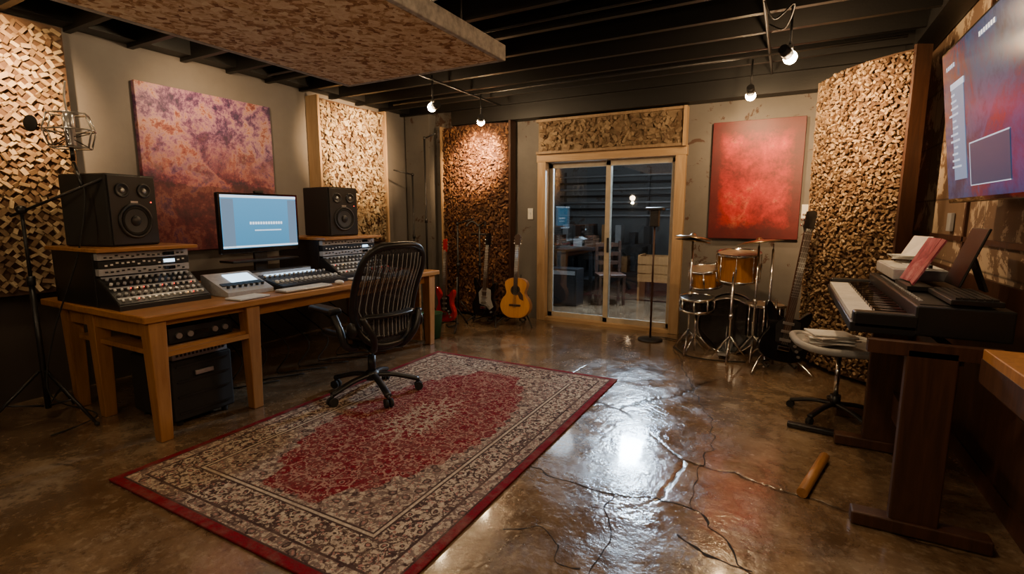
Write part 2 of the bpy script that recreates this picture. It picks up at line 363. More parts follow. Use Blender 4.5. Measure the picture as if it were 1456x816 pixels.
tube('hanging_wire',[(-.22,3.7,2.7),(-.16,3.85,2.62),(-.05,3.8,2.68),(-.1,4.0,2.6),(-.2,4.2,2.7)],.006,'black',cd)
# acoustic cloud
cl=group('acoustic_ceiling_cloud',(-2.18,1.5,2.30))
for i,xc in enumerate((-.306,.306)): box('flake_board_%d'%(i+1),(xc,0,0),(.60,2.44,.05),'flake',cl)
M['cloudtrim']=simple('cloud_edge_fabric',(.42,.38,.34),.8,var=.35,sc=25,bump=.4)
for n,c,s in(('edge_far',(0,1.235,.018),(1.28,.035,.09)),('edge_near',(0,-1.235,.018),(1.28,.035,.09)),('edge_l',(-.628,0,.018),(.035,2.5,.09)),('edge_r',(.628,0,.018),(.035,2.5,.09))): box(n,c,s,'cloudtrim',cl,bev=.006)
for x in(-.5,.5):
    for y in(-1,1): cyl('hanger',(x,y,.02),(x,y,.45),.004,'dgrey',cl)
# ---- door
dr=group('door_1',(0,YB,0))
for x in(dx0-.045,dx1+.045): box('jamb',(x,-.03,1.03),(.11,.10,2.06),'pine',dr,bev=.004)
box('head_jamb',((dx0+dx1)/2,-.03,2.075),(dx1-dx0+.22,.11,.11),'pineX',dr,bev=.004)
box('sill',((dx0+dx1)/2,.0,.02),(dx1-dx0,.14,.04),'pineX',dr)
M['doorf']=simple('door_frame_almond',(.46,.40,.31),.4)
mx=(dx0+dx1)/2
for q,(x0,x1,y) in enumerate(((dx0,mx+.03,.075),(mx-.03,dx1,.03))):
    for x in(x0+.03,x1-.03): box('stile',(x,y,1.02),(.06,.04,1.98),'doorf',dr,bev=.004)
    for z in(.065,1.985): box('rail',((x0+x1)/2,y,z),(x1-x0,.04,.07),'doorf',dr,bev=.004)
    box('glass_pane',((x0+x1)/2,y,1.02),(x1-x0-.1,.006,1.9),'glass',dr)
box('door_handle',(mx+.02,-.005,1.0),(.025,.03,.18),'dgrey',dr,bev=.006)
hd=group('door_header_acoustic_panel')
box('board',(-1.92,5.90,2.32),(1.76,.09,.37),'chipH',hd)
chips('chips',1.70,.35,.040,'flake','chipH',hd,lambda u,v:(Vector((-2.77+u,5.85,2.145+v)),Vector((1,0,0)),Vector((0,-1,0))))
for z in(2.13,2.515): box('rail',(-1.92,5.88,z),(1.80,.12,.03),'plyedge',hd)
box('post',(-1.035,5.87,2.32),(.035,.13,.42),'pine',hd)
# back-left convex panel
bp=group('bark_acoustic_panel',(-3.70,5.80,0))
def convex(W,bul,z0):
    def f(u,v):
        x=u-W/2; s=x/(W/2); y=-bul*(1-s*s); sl=2*bul*x/(W/2)**2
        n=Vector((sl,-1,0)).normalized(); r=Vector((1,sl,0)).normalized(); return Vector((x,y,z0+v)),r,n
    return f
def curvedback(name,W,bul,z0,H,mat,par,th=.12):
    n=24; vs=[];fs=[]
    for i in range(n+1):
        x=-W/2+W*i/n; y=-bul*(1-(2*x/W)**2)+.004
        for z in(z0,z0+H):
            vs.append((x,y,z)); vs.append((x,th,z))
    for i in range(n):
        a=4*i;b=a+4
        fs+= [(a,b,b+2,a+2),(a+1,a+3,b+3,b+1),(a+2,b+2,b+3,a+3),(a,a+1,b+1,b)]
    fs+=[(0,2,3,1),(4*n,4*n+1,4*n+3,4*n+2)]
    me=bpy.data.meshes.new(name); me.from_pydata(vs,[],fs); me.update(); return finish(name,me,mat,par)
curvedback('back_board',1.04,.10,.03,2.50,'backingR',bp,.10)
chips('bark_chips',1.02,2.48,.027,'flake','chipB',bp,convex(1.02,.10,.04))
for x in(-.535,.535): box('side_board',(x,.03,1.28),(.03,.14,2.54),'pine' if x<0 else 'brownw',bp)
# right corner convex panel
P0=Vector((.20,5.62,0)); P1=Vector((.74,4.72,0)); W=(P1-P0).length; mid=(P0+P1)/2; d=(P1-P0).normalized()
rp=group('cork_corner_diffuser',mid,math.atan2(d.y,d.x))
curvedback('back_board',W,.14,.03,2.52,'backing',rp,.04)
chips('cork_chips',W-.02,2.50,.027,'block','chipR',rp,convex(W-.02,.14,.04))
box('side_board_1',(-W/2-.012,.03,1.29),(.024,.10,2.56),'plyedge',rp)
box('side_board_2',(W/2+.012,.03,1.29),(.024,.12,2.56),'brownw',rp)
# left woven panel
lp=group('woven_wood_acoustic_panel')
box('board',(XL+.07,1.26,1.76),(.12,1.20,1.92),'backing',lp)
chips('weave',1.16,1.88,.045,'weave','chipL',lp,lambda u,v:(Vector((XL+.135,.68+u,.82+v)),Vector((0,1,0)),Vector((1,0,0))))
# left second panel
p2=group('cream_flake_acoustic_panel')
box('board',(XL+.08,4.66,1.85),(.13,1.06,1.66),'backing',p2)
chips('flakes',1.02,1.62,.034,'flake','chipC',p2,lambda u,v:(Vector((XL+.15,4.15+u,1.04+v)),Vector((0,1,0)),Vector((1,0,0))))
for y in(4.12,5.20): box('side_rail',(XL+.095,y,1.85),(.19,.03,1.70),'pine',p2)
# paintings
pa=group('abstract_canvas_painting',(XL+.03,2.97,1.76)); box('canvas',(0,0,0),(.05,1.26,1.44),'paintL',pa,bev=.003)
pb=group('red_canvas_painting',(-.325,5.92,1.725)); box('canvas',(0,0,0),(.86,.045,1.22),'paintR',pb,bev=.003)
for nm,l in(('light_switch',(-2.95,5.94,1.38)),('light_switch',(.16,5.94,1.40))):
    g=group(nm,l); box('plate',(0,0,0),(.075,.012,.14),'ivory',g,bev=.003); box('toggle',(0,-.01,0),(.012,.014,.03),'white',g)
# ================================================================ room beyond the glass
M['wallN']=wallmat('grey_block_wall',(.10,.105,.105),(.155,.16,.16),(.07,.05,.04),.58)
box('wall_annex_back',(-2.0,9.3,HC/2),(6.2,.2,HC),'wallN'); box('wall_annex_left',(-4.95,7.7,HC/2),(.1,3.1,HC),'wallN'); box('wall_annex_right',(.95,7.7,HC/2),(.1,3.1,HC),'wallN')
t=group('annex_pipe_rack',(-2.3,9.14,0))
for i in range(7): tube('pipe_%d'%(i+1),[(-1.6,0,1.35+.12*i),(1.9,0,1.35+.12*i)],.018,'dgrey' if i%2 else 'grey',t,smooth=False)
for x in(-1.5,.1,1.8): box('upright',(x,.02,1.08),(.03,.05,2.16),'dgrey',t)
t=group('workbench',(-3.35,8.0,0)); box('top',(0,0,.82),(1.3,.6,.05),'dgrey',t,bev=.005); box('shelf',(0,0,.3),(1.2,.5,.03),'dgrey',t)
for x in(-.6,.6):
    for y in(-.26,.26): box('leg',(x,y,.4),(.05,.05,.8),'black',t)
for i in range(6): box('gear',(-.5+.2*i,.05,.875+.03*(i%3)),(.15,.3,.06+.06*(i%3)),['black','grey','brownw'][i%3],t,bev=.004)
t=group('wooden_crate',(-1.75,8.1,0))
for i in range(3): box('slat',(0,-.2,.38+.14*i),(.55,.02,.12),'legwood',t); box('slat_back',(0,.2,.38+.14*i),(.55,.02,.12),'legwood',t)
for x in(-.26,.26): box('post',(x,0,.37),(.03,.38,.74),'legwood',t)
t=group('storage_bench',(-2.9,8.80,0))
for z in(.35,.85): box('shelf',(0,0,z),(1.8,.35,.03),'dgrey',t)
for x in(-.88,0,.88): box('upright',(x,0,.42),(.04,.34,.84),'dgrey',t)
for i in range(14):
    z=[.365,.865][i%2]; h=random.uniform(.12,.34); box('box',(-.82+.125*i,0,z+h/2),(.10,.22,h),random.choice(['black','grey','brownw','legwood','dgrey']),t)
t=group('wooden_chair',(-2.35,7.5,0),.5); box('seat',(0,0,.45),(.42,.42,.04),'brownw',t,bev=.01)
for x in(-.18,.18):
    box('front_leg',(x,-.18,.22),(.04,.04,.44),'brownw',t); box('back_post',(x,.19,.48),(.04,.04,.96),'brownw',t)
for z in(.62,.76,.9): box('slat',(0,.19,z),(.36,.02,.06),'brownw',t)
t=group('guitar_amplifier',(-2.95,7.15,0)); box('cabinet',(0,0,.28),(.5,.3,.56),'black',t,bev=.01); box('grille',(0,-.152,.24),(.44,.01,.4),'dgrey',t); box('panel',(0,-.152,.5),(.44,.012,.06),'silver',t)
t=group('framed_sketch',(-1.55,9.185,1.15)); box('paper',(0,0,0),(.5,.02,.36),'white',t); tube('drawn_line',[(-.18,-.014,-.1),(-.05,-.014,.08),(.02,-.014,-.05),(.1,-.014,.1),(.18,-.014,-.08)],.012,'black',t)
t=group('annex_pendant_lamp',(-1.95,7.6,2.42)); lathe('shade',[(.02,.12),(.05,.11),(.17,.0),(.165,.0),(.045,.1)],'dgrey',t); cyl('cord',(0,0,.12),(0,0,.53),.005,'black',t)
# ================================================================ DESK
dk=group('studio_desk',(0,0,0))
box('top',(-3.88,2.88,.765),(1.36,2.82,.045),'deskwood',dk,bev=.008)
def leg(x,y,z=.74): box('leg',(x,y,z/2),(.10,.10,z),'legwood',dk,bev=.006,taper=.72)
for x,y in((-3.27,1.55),(-4.02,1.58),(-3.27,2.16),(-4.40,1.58),(-3.27,4.18),(-4.4,4.18)): leg(x,y)
box('apron_end',(-3.83,1.56,.69),(1.2,.03,.11),'legwood',dk); box('apron_front',(-3.27,1.86,.725),(.03,.56,.035),'deskwood',dk)
box('apron_front_far',(-3.30,3.15,.70),(.03,2.0,.08),'deskwood',dk)
box('under_shelf',(-3.75,1.87,.535),(1.05,.62,.03),'deskwood',dk); box('shelf_lip',(-3.27,1.86,.545),(.03,.56,.05),'deskwood',dk)
box('end_panel',(-3.9,4.20,.38),(1.0,.03,.72),'deskwood',dk)
for i in range(7):
    y=2.4+.22*i; tube('cable_%d'%(i+1),[(-4.45,y,.74),(-4.40,y+.1,.45),(-3.85,y+.05,.2),(-3.82,y-.1,.015),(-3.7,y,.012),(-3.6+.03*i,y+.2,.012)],.006,'rubber',dk)
t=group('rack_equipment_case',(-3.62,1.87,0)); box('case',(0,0,.24),(.5,.40,.40),'blackm',t,bev=.012)
for z in(.09,.2,.3,.40):box('band',(.255,0,z),(.008,.34,.01),'dgrey',t)
box('handle',(.265,0,.34),(.015,.12,.03),'silver',t,bev=.004)
for x in(-.2,.2):
    for y in(-.15,.15): cyl('foot',(x,y,0),(x,y,.05),.02,'rubber',t)
t=group('patchbay',(-3.60,1.87,.44)); box('chassis',(0,0,.035),(.44,.36,.065),'alu',t,bev=.004)
multibox('ports',[((.221,-.15+.025*i,.030),(.004,.014,.016),None) for i in range(13)],'black',t)
for y in(-.14,-.09,.12): cyl('knob',(.22,y,.055),(.24,y,.055),.010,'black',t,seg=12)
t=group('power_amplifier',(-3.58,1.87,.551)); box('chassis',(0,0,.06),(.46,.42,.10),'black',t,bev=.004); box('faceplate',(.232,0,.06),(.006,.41,.09),'dgrey',t)
for y in(-.15,-.08,.08,.15): cyl('knob',(.23,y,.06),(.255,y,.06),.018,'silver',t)
box('meter',(.236,0,.06),(.004,.09,.03),'blackg',t)
t=group('computer_tower',(-4.15,2.02,0)); box('case',(0,0,.25),(.42,.22,.48),'black',t,bev=.01); box('bezel',(.212,0,.25),(.006,.16,.42),'dgrey',t); cyl('power_led',(.214,.04,.42),(.218,.04,.42),.005,'e_white',t)
def pod(name,y0,y1):
    yc=(y0+y1)/2; w=y1-y0; g=group(name,(-4.02,yc,.7875))
    box('cabinet',(-.04,0,.175),(.56,w-.04,.35),'black',g,bev=.004)
    box('top_board',(0,0,.362),(.72,w,.024),'deskwood',g,bev=.004)
    for i,(z,m) in enumerate(((.320,'alu'),(.270,'black'),(.222,'alu'))):
        box('unit_%d'%(i+1),(.26,0,z),(.05,w-.06,.043),m,g,bev=.002)
        multibox('buttons_%d'%(i+1),[((.288,-w/2+.07+j*(w-.14)/15,z+random.uniform(-.008,.008)),(.006,.014,.010),None) for j in range(16)],'black' if m=='alu' else 'ivory',g)
        multibox('meter_%d'%(i+1),[((.288,w/2-.16,z),(.006,.07,.022),None)],'e_dev' if i==1 else 'blackg',g)
    S0=Vector((.27,0,.185)); S1=Vector((.50,0,.035)); dv=(S1-S0); L=dv.length; ang=math.atan2(-dv.z,dv.x)
    R=Matrix.Rotation(ang,3,'Y'); c=(S0+S1)/2
    slab('sloped_body',[(.24,.0),(.51,.0),(.51,.03),(.27,.18),(.24,.18)],w-.05,'black',g,bev=0)
    box('sloped_face',c,(L,w-.06,.012),'dgrey',g,rot=(0,ang,0))
    nrm=R@Vector((0,0,1)); kn=[];ld=[];am=[]
    multibox('label_strips',[(S0+dv*q+nrm*.0062,(.014,w-.08,.002),R) for q in(.02,.42,.80)],'alu',g)
    for r in range(5):
        for j in range(14):
            p=S0+dv*((r+.6)/5.2)+Vector((0,-w/2+.06+j*(w-.12)/13,0))
            if r in(0,1,3): cyl('knob',p+nrm*.004,p+nrm*.022,.009,random.choice(['silver','grey','white','alu']),g,seg=10)
            else:
                kn.append((p+nrm*.010,(.014,.010,.012),R))
                if random.random()<.35: (ld if random.random()<.6 else am).append((p+nrm*.014+Vector((0,.012,0)),(.005,.005,.005),R))
    multibox('switches',kn,'ivory',g); multibox('red_leds',ld,'e_red',g); multibox('amber_leds',am,'e_amb',g)
pod('preamp_rack',1.47,2.07); pod('preamp_rack',3.20,3.92)
def speaker(name,loc,rz,woof=.105):
    g=group(name,loc,rz); w,dp,h=.34,.40,.47
    box('cabinet',(0,0,h/2),(dp,w,h),'blackm',g,bev=.012); fx=dp/2
    box('baffle',(fx+.003,0,h/2),(.012,w-.02,h-.02),'black',g,bev=.004)
    ry=(0,PI/2,0)
    lathe('woofer_ring',[(woof+.012,0),(woof+.012,.012),(woof,.014),(woof-.008,.004)],'dgrey',g,(fx+.006,0,.165),ry)
    lathe('woofer_surround',[(woof-.008,.004),(woof-.016,.012),(woof-.026,.004)],'rubber',g,(fx+.008,0,.165),ry)
    lathe('woofer_cone',[(woof-.026,.006),(.035,.002),(.034,.002),(.001,.002)],'mesh_dark',g,(fx+.010,0,.165),ry)
    sph('dust_cap',(fx+.010,0,.165),.036,'dgrey',g,(.45,1,1))
    for y,r in((-.075,.048),(.075,.048)):
        lathe('tweeter_ring',[(r,0),(r,.008),(r-.008,.010),(r-.016,.003),(.018,.002),(.012,.004),(.001,.006)],'dgrey',g,(fx+.008,y,.365),ry)
        sph('dome',(fx+.012,y,.365),.016,'silver',g,(.5,1,1))
    box('badge',(fx+.011,0,.29),(.004,.05,.012),'silver',g)
    cyl('led',(fx+.008,.12,.29),(fx+.012,.12,.29),.004,'e_red',g)
speaker('studio_monitor_speaker',(-4.06,1.74,1.163),math.radians(14)); speaker('studio_monitor_speaker',(-4.04,3.62,1.163),math.radians(-6))
# monitor
g=group('computer_monitor',(-3.92,2.75,1.30))
box('bezel',(0,0,0),(.035,.74,.49),'blackg',g,bev=.008); box('screen',(.0185,0,.012),(.002,.69,.43),'scr',g)
box('toolbar',(.0205,0,.215),(.002,.69,.02),'e_white',g); box('side_panel',(.0205,-.29,-.0),(.002,.10,.39),'e_blue',g); box('right_panel',(.0205,.30,-.0),(.002,.08,.39),'e_blue',g); box('dock',(.0205,0,-.19),(.002,.69,.014),'e_white',g)
multibox('title_text',[((.0205,-.10+.024*j,.0),(.002,.016,.022),None) for j in range(13)]+[((.0205,-.06+.014*j,-.06),(.002,.010,.010),None) for j in range(18)],'e_white',g)
box('neck',(-.03,0,-.33),(.03,.12,.24),'dgrey',g,bev=.006); box('foot',(-.02,0,-.505),(.18,.26,.014),'dgrey',g,bev=.005); box('webcam',(0,0,.257),(.03,.08,.022),'black',g,bev=.006)
box('device_shelf',(-.02,0,-.31),(.18,.62,.02),'black',g,bev=.004)
g=group('outboard_processor',(-3.78,2.80,.79)); box('chassis',(0,0,.065),(.09,.58,.12),'black',g,bev=.004); box('face',(.046,0,.065),(.006,.56,.10),'alu',g); multibox('buttons',[((.051,-.255+.03*i,.085),(.006,.012,.014),None) for i in range(18)],'black',g); multibox('displays',[((.051,-.15+.30*i,.045),(.004,.16,.022),None) for i in range(2)],'e_dev',g)
g=group('control_surface',(-3.55,2.85,.79)); slab('body',[(-.17,0),(.17,0),(.17,.025),(-.17,.085)],.66,'black',g,bev=0)
a=math.atan2(.06,.34); R=Matrix.Rotation(a,3,'Y')
box('face',(0,0,.058),(.34,.64,.006),'dgrey',g,rot=(0,a,0))
multibox('faders',[((.06,-.29+.045*i,.058),(.03,.014,.018),R) for i in range(14)],'ivory',g)
multibox('fader_slots',[((.06,-.29+.045*i,.052),(.13,.004,.006),R) for i in range(14)],'grey',g)
for i in range(14): cyl('knob',(-.09,-.29+.045*i,.075),(-.085,-.29+.045*i,.096),.011,'silver',g,seg=12)
box('display',(-.145,0,.088),(.03,.5,.006),'e_dev',g,rot=(0,a,0))
g=group('audio_interface',(-3.60,2.30,.79)); slab('body',[(-.15,0),(.17,0),(.17,.03),(-.12,.14),(-.15,.14)],.36,'alu',g,bev=0)
a=math.atan2(.11,.29); box('display',(-.02,.04,.105),(.14,.20,.006),'e_dev',g,rot=(0,a,0)); box('panel',(.06,0,.075),(.04,.32,.006),'black',g,rot=(0,a,0))
for i in range(7): cyl('knob',(.11,-.14+.045*i,.058),(.117,-.14+.045*i,.078),.012,'black',g,seg=12)
g=group('computer_keyboard',(-3.30,2.66,.79)); box('base',(0,0,.008),(.13,.44,.014),'silver',g,bev=.004)
multibox('keys',[((-.048+.024*r,-.205+.0216*c,.017),(.019,.018,.006),None) for r in range(5) for c in range(20)],'white',g)
g=group('computer_mouse',(-3.29,3.0,.794)); sph('shell',(0,0,.012),.03,'white',g,(1.5,1,.6))
g=group('notepad',(-3.33,3.33,.79)); box('pages',(0,0,.008),(.20,.22,.012),'white',g); box('cover',(0,0,.0015),(.205,.225,.003),'black',g)
g=group('small_mixer',(-3.355,3.68,.79)); slab('body',[(-.13,0),(.13,0),(.13,.03),(-.13,.06)],.34,'grey',g,bev=0)
for i in range(8):
    for r in range(3): cyl('knob',(-.08+.07*r,-.14+.04*i,.055-.008*r),(-.08+.07*r,-.14+.04*i,.075-.008*r),.008,'black' if r%2 else 'redlac',g,seg=10)
g=group('notepad',(-3.30,2.18,.79),.1); box('pages',(0,0,.006),(.15,.24,.010),'white',g); box('cover',(0,0,.001),(.155,.245,.002),'black',g)
g=group('trash_bin',(-3.42,4.42,0)); lathe('bin',[(.001,.004),(.09,.004),(.12,.28),(.125,.285),(.115,.28),(.085,.012),(.001,.012)],'green',g)
# ================================================================ RUG
box('persian_rug',(-2.075,2.55,.008),(1.85,2.82,.012),'rug',bev=.004)
# ================================================================ OFFICE CHAIR
th=math.radians(168)
ch=group('mesh_office_chair',(-2.70,2.74,.015),th)
for i in range(5):
    a=2*PI*i/5+.35; c,s=math.cos(a),math.sin(a)
    tube('base_arm_%d'%(i+1),[(.03*c,.03*s,.15),(.17*c,.17*s,.135),(.345*c,.345*s,.085)],.027,'black',ch,flat=.7)
    cyl('caster_stem',(.345*c,.345*s,.05),(.345*c,.345*s,.09),.012,'dgrey',ch)
    for o in(-.018,.018): cyl('caster_wheel',(.345*c-s*(o-.011),.345*s+c*(o-.011),.032),(.345*c-s*(o+.011),.345*s+c*(o+.011),.032),.032,'rubber',ch)
lathe('hub',[(.001,.19),(.045,.18),(.055,.15),(.05,.115),(.001,.11)],'black',ch)
cyl('gas_column',(0,0,.15),(0,0,.30),.030,'dgrey',ch); cyl('gas_piston',(0,0,.28),(0,0,.40),.018,'chrome',ch)
box('tilt_mechanism',(-.03,0,.405),(.30,.18,.08),'black',ch,bev=.02)
def ringmesh(name,outline,fn,mat,rings=14,par=None):
    n=len(outline); vs=[fn(0,0)]; fs=[]
    for r in range(1,rings+1):
        for x,y in outline: vs.append(fn(x*r/rings,y*r/rings))
    for i in range(n): fs.append((0,1+i,1+(i+1)%n))
    for r in range(rings-1):
        for i in range(n):
            a=1+r*n+i;b=1+r*n+(i+1)%n; fs.append((a,a+n,b+n,b))
    me=bpy.data.meshes.new(name); me.from_pydata(vs,[],fs); me.update(); return finish(name,me,mat,par,smooth=True)
def sup(a,b,n,N=56,f=None):
    o=[]
    for i in range(N):
        t=2*PI*i/N; c,s=math.cos(t),math.sin(t); x=a*math.copysign(abs(c)**(2/n),c); y=b*math.copysign(abs(s)**(2/n),s)
        if f: x,y=f(x,y)
        o.append((x,y))
    return o
so=sup(.255,.265,3.2,f=lambda x,y:(x,y*(1+.12*x/.255)))
seatf=lambda x,y: Vector((x+.03,y,.475-.06*max(0,(x-.10)/.14)**2*.6+.03*(y/.25)**2+.015*(x/-.24 if x<0 else 0)))
ringmesh('seat_mesh',so,seatf,'black',par=ch)
ringmesh('seat_pan',[(x*.9,y*.9) for x,y in so],lambda x,y: seatf(x,y)-Vector((0,0,.03)),'black',par=ch)
tube('seat_frame',[seatf(x,y) for x,y in so[::2]],.024,'black',ch,n=3,closed=True)
bo=sup(.275,.36,3.4,f=lambda y,z:(y*(.88+.14*(z+.36)/.72 - (.10 if z<-.15 else 0)*((-.15-z)/.21)),z))
def backf(y,z):
    q=(z+.36)/.72
    x=-.25-.16*q+.05*math.sin(PI*min(1,q*1.3))+.10*(y/.27)**2*(1-.3*q)
    return Vector((x,y,.79+z*1.0))
ringmesh('back_mesh',bo,backf,'chairmesh',par=ch,rings=16)
tube('back_frame',[backf(y,z) for y,z in bo],.024,'black',ch,n=2,closed=True)
for i in range(23):
    yy=-.22+.02*i; zz=[-.30+.05*j for j in range(13)]
    tube('back_slat_%d'%(i+1),[backf(yy*(1 if z>-.1 else .9),z)+Vector((-.005,0,0)) for z in zz],.0030,'dgrey' if i%2 else 'grey',ch,n=2,seg=6)
tube('lumbar_pad',[backf(y,-.14)+Vector((-.028,0,0)) for y in(-.20,-.1,0,.1,.20)],.045,'black',ch,flat=.4)
for s in(-1,1):
    tube('back_yoke',[(-.06,s*.07,.40),(-.21,s*.12,.40),(-.30,s*.18,.52),(-.27,s*.245,.66)],.024,'black',ch)
    tube('arm_post',[(-.12,s*.20,.42),(-.13,s*.29,.45),(-.10,s*.31,.56),(-.02,s*.31,.66)],.026,'black',ch)
    sph('arm_pivot',(-.21,s*.285,.57),.055,'black',ch,(1,.5,1))
    box('armrest',(.09,s*.31,.685),(.30,.105,.045),'black',ch,bev=.02)
# ================================================================ MIC STAND LEFT
g=group('microphone_stand',(-4.22,1.33,0))
for i in range(3):
    a=2*PI*i/3+.35; c,s=math.cos(a),math.sin(a); cyl('tripod_leg_%d'%(i+1),(.02*c,.02*s,.36),(.36*c,.36*s,.012),.010,'black',g); sph('foot',(.36*c,.36*s,.014),.014,'rubber',g)
    cyl('brace_%d'%(i+1),(.02*c,.02*s,.12),(.19*c,.19*s,.17),.006,'dgrey',g)
cyl('pole',(0,0,.10),(0,0,.95),.016,'black',g); cyl('inner_pole',(0,0,.93),(0,0,1.42),.010,'dgrey',g); cyl('clutch',(0,0,.92),(0,0,.98),.022,'black',g)
cyl('boom',(-.05,-.04,1.36),(.38,.30,1.60),.009,'dgrey',g); sph('boom_joint',(0,0,1.40),.030,'black',g); cyl('mic_riser',(.28,.22,1.55),(.17,.23,1.70),.011,'black',g)
tube('cable',[(.17,.22,1.69),(.3,.22,1.5),(.30,.14,1.1),(.08,.05,.6),(.05,.0,.2),(.15,.2,.012),(.3,-.1,.012)],.005,'rubber',g)
g=group('condenser_microphone',(-4.05,1.56,1.90),.4)
lathe('body',[(.001,-.10),(.026,-.10),(.028,-.09),(.028,.01),(.03,.015)],'silver',g); lathe('grille',[(.03,.015),(.032,.02),(.032,.085),(.024,.105),(.001,.112)],'silver',g)
for z,r in((-.11,.12),(.0,.155),(.10,.12)):
    tube('shock_ring',[(r*math.cos(2*PI*i/6),r*.8*math.sin(2*PI*i/6),z) for i in range(6)],.005,'silver',g,closed=True,smooth=False)
for i in range(6):
    a=2*PI*i/6; c,s=math.cos(a),math.sin(a); tube('shock_arm',[(.12*c,.096*s,-.11),(.155*c,.124*s,0),(.12*c,.096*s,.10)],.005,'silver',g,smooth=False)
    cyl('elastic',(.028*c,.028*s,-.04),(.15*c,.12*s,.0),.003,'black',g,seg=6); cyl('elastic_low',(.028*c,.028*s,-.06),(.12*c,.096*s,-.11),.003,'black',g,seg=6)
lathe('pop_filter',[(.001,-.003),(.045,-.003),(.05,0),(.045,.003),(.001,.003)],'blackm',g,(-.10,-.15,.02),(PI/2,0,0))
cyl('mount_stem',(0,0,-.19),(0,0,-.10),.012,'black',g); tube('top_cable',[(0,0,.10),(-.01,.0,.2),(.01,0,.30)],.006,'silver',g)
# ================================================================ GUITARS
E_out=[(0,0),(.09,.01),(.15,.05),(.165,.11),(.145,.17),(.12,.21),(.12,.26),(.145,.31),(.15,.36),(.135,.385),(.105,.36),(.07,.325),(.035,.32),(-.035,.32),(-.075,.335),(-.11,.38),(-.145,.42),(-.165,.41),(-.16,.35),(-.13,.28),(-.12,.22),(-.145,.17),(-.165,.11),(-.15,.05),(-.09,.01)]
A_h=[(.0,.0),(.08,.006),(.15,.045),(.19,.11),(.195,.17),(.17,.235),(.13,.285),(.12,.325),(.135,.37),(.145,.42),(.125,.465),(.07,.492),(.0,.5)]
A_out=A_h+[(-x,z) for x,z in A_h[-2:0:-1]]
def guitar(name,loc,rz,tilt,kind,top,side,sc=1,nl=.44,lean=0,stand=True,pg=None,sm='black'):
    g=group(name,loc,rz)
    g2=bpy.data.objects.new('guitar_body_pivot',None); COL.objects.link(g2); g2.parent=g; g2.location=(0,0,.10 if stand else .0); g2.rotation_euler=(-tilt,lean,0); g2.scale=(sc,)*3
    pts=E_out if kind=='e' else A_out
    ol=[(p.x,p.z) for p in catmull([(x,0,z) for x,z in pts],4,True)]
    th=.045 if kind=='e' else .10
    slab('body',ol,th,side,g2,bev=.006); f=-th/2
    slab('top_plate',[(x*.965,(z-.22)*.965+.22) for x,z in ol],.004,top,g2,loc=(0,f-.002,0),bev=0)
    bz=.33 if kind=='e' else .49
    if kind=='a':
        cyl('soundhole',(0,f-.003,.345),(0,f-.006,.345),.05,'blackm',g2); lathe('rosette',[(.05,0),(.052,.003),(.062,.003),(.063,0)],'rosew',g2,(0,f-.003,.345),(PI/2,0,0)); box('bridge',(0,f-.008,.16),(.15,.012,.025),'rosew',g2,bev=.004)
        slab('pickguard',[(.03,.30),(.06,.24),(.11,.22),(.10,.29),(.065,.33)],.003,'rosew',g2,loc=(0,f-.005,0),bev=0)
    else:
        slab('pickguard',[(.02,.32),(.08,.30),(.09,.2),(.13,.12),(.08,.08),(.04,.12),(-.06,.14),(-.08,.26),(-.03,.32)],.003,pg or 'black',g2,loc=(0,f-.005,0),bev=0)
        for z in(.16,.22,.28): box('pickup',(0,f-.010,z),(.075,.012,.02),'silver',g2,bev=.003)
        box('bridge',(0,f-.010,.10),(.08,.014,.03),'chrome',g2,bev=.003)
        for q in(0,1,2): cyl('knob',(.07+.018*q,f-.004,.13-.035*q),(.07+.018*q,f-.02,.13-.035*q),.010,'silver',g2,seg=12)
    L=nl; z1=bz+L
    box('neck',(0,f+.004,bz+L/2-.04),(.048,.024,L+.10),'legwood' if kind=='a' else 'brownw',g2,bev=.006); box('fretboard',(0,f-.010,bz+L/2-.05),(.050,.006,L+.12),'rosew',g2)
    multibox('frets',[((0,f-.014,z1-.005-L*1.1*(1-.5**(i/9.))),(.05,.002,.003),None) for i in range(16)],'silver',g2)
    slab('headstock',[(-.022,z1),(.022,z1),(.036,z1+.04),(.034,z1+.15),(.012,z1+.165),(-.034,z1+.15),(-.036,z1+.04)],.016,'rosew' if kind=='a' else side,g2,loc=(0,f+.004,0),bev=.003)
    for s in(-1,1):
        for q in range(3): cyl('tuner',(s*.034,f+.004,z1+.05+.037*q),(s*.055,f+.004,z1+.05+.037*q),.007,'chrome',g2,seg=10)
    for q in range(6):
        x=-.018+.0072*q; cyl('string',(x,f-.016,.13),(x,f-.015,z1+.03),.0011,'silver',g2,seg=5)
    if stand:
        sg=group('stand_frame',(0,0,0)); sg.parent=g
        cyl('upright',(0,.16,.03),(0,.19,.62),.010,sm,sg)
        for s in(-1,1):
            tube('leg',[(0,.16,.25),(s*.16,.02,.10),(s*.24,-.10,.012)],.009,sm,sg); tube('cradle',[(s*.0,.15,.08),(s*.10,.10,.07),(s*.11,-.06,.065),(s*.11,-.10,.10)],.009,'rubber',sg)
        cyl('rear_leg',(0,.17,.25),(0,.36,.012),.009,sm,sg)
    return g
guitar('acoustic_guitar',(-2.88,5.40,0),.15,.12,'a','spruce','legwood',1.0,nl=.38)
guitar('electric_guitar',(-3.26,5.28,0),-.1,.12,'e','blackg','blackg',1.15,nl=.42,pg='grey')
guitar('electric_guitar',(-3.50,4.80,0),-.2,.12,'e','redlac','redlac',1.0,nl=.50,lean=-.10)
guitar('bass_guitar',(.02,4.84,0),.30,.14,'e','blackg','blackg',1.22,nl=.60,lean=.17,pg='dgrey',sm='chrome')
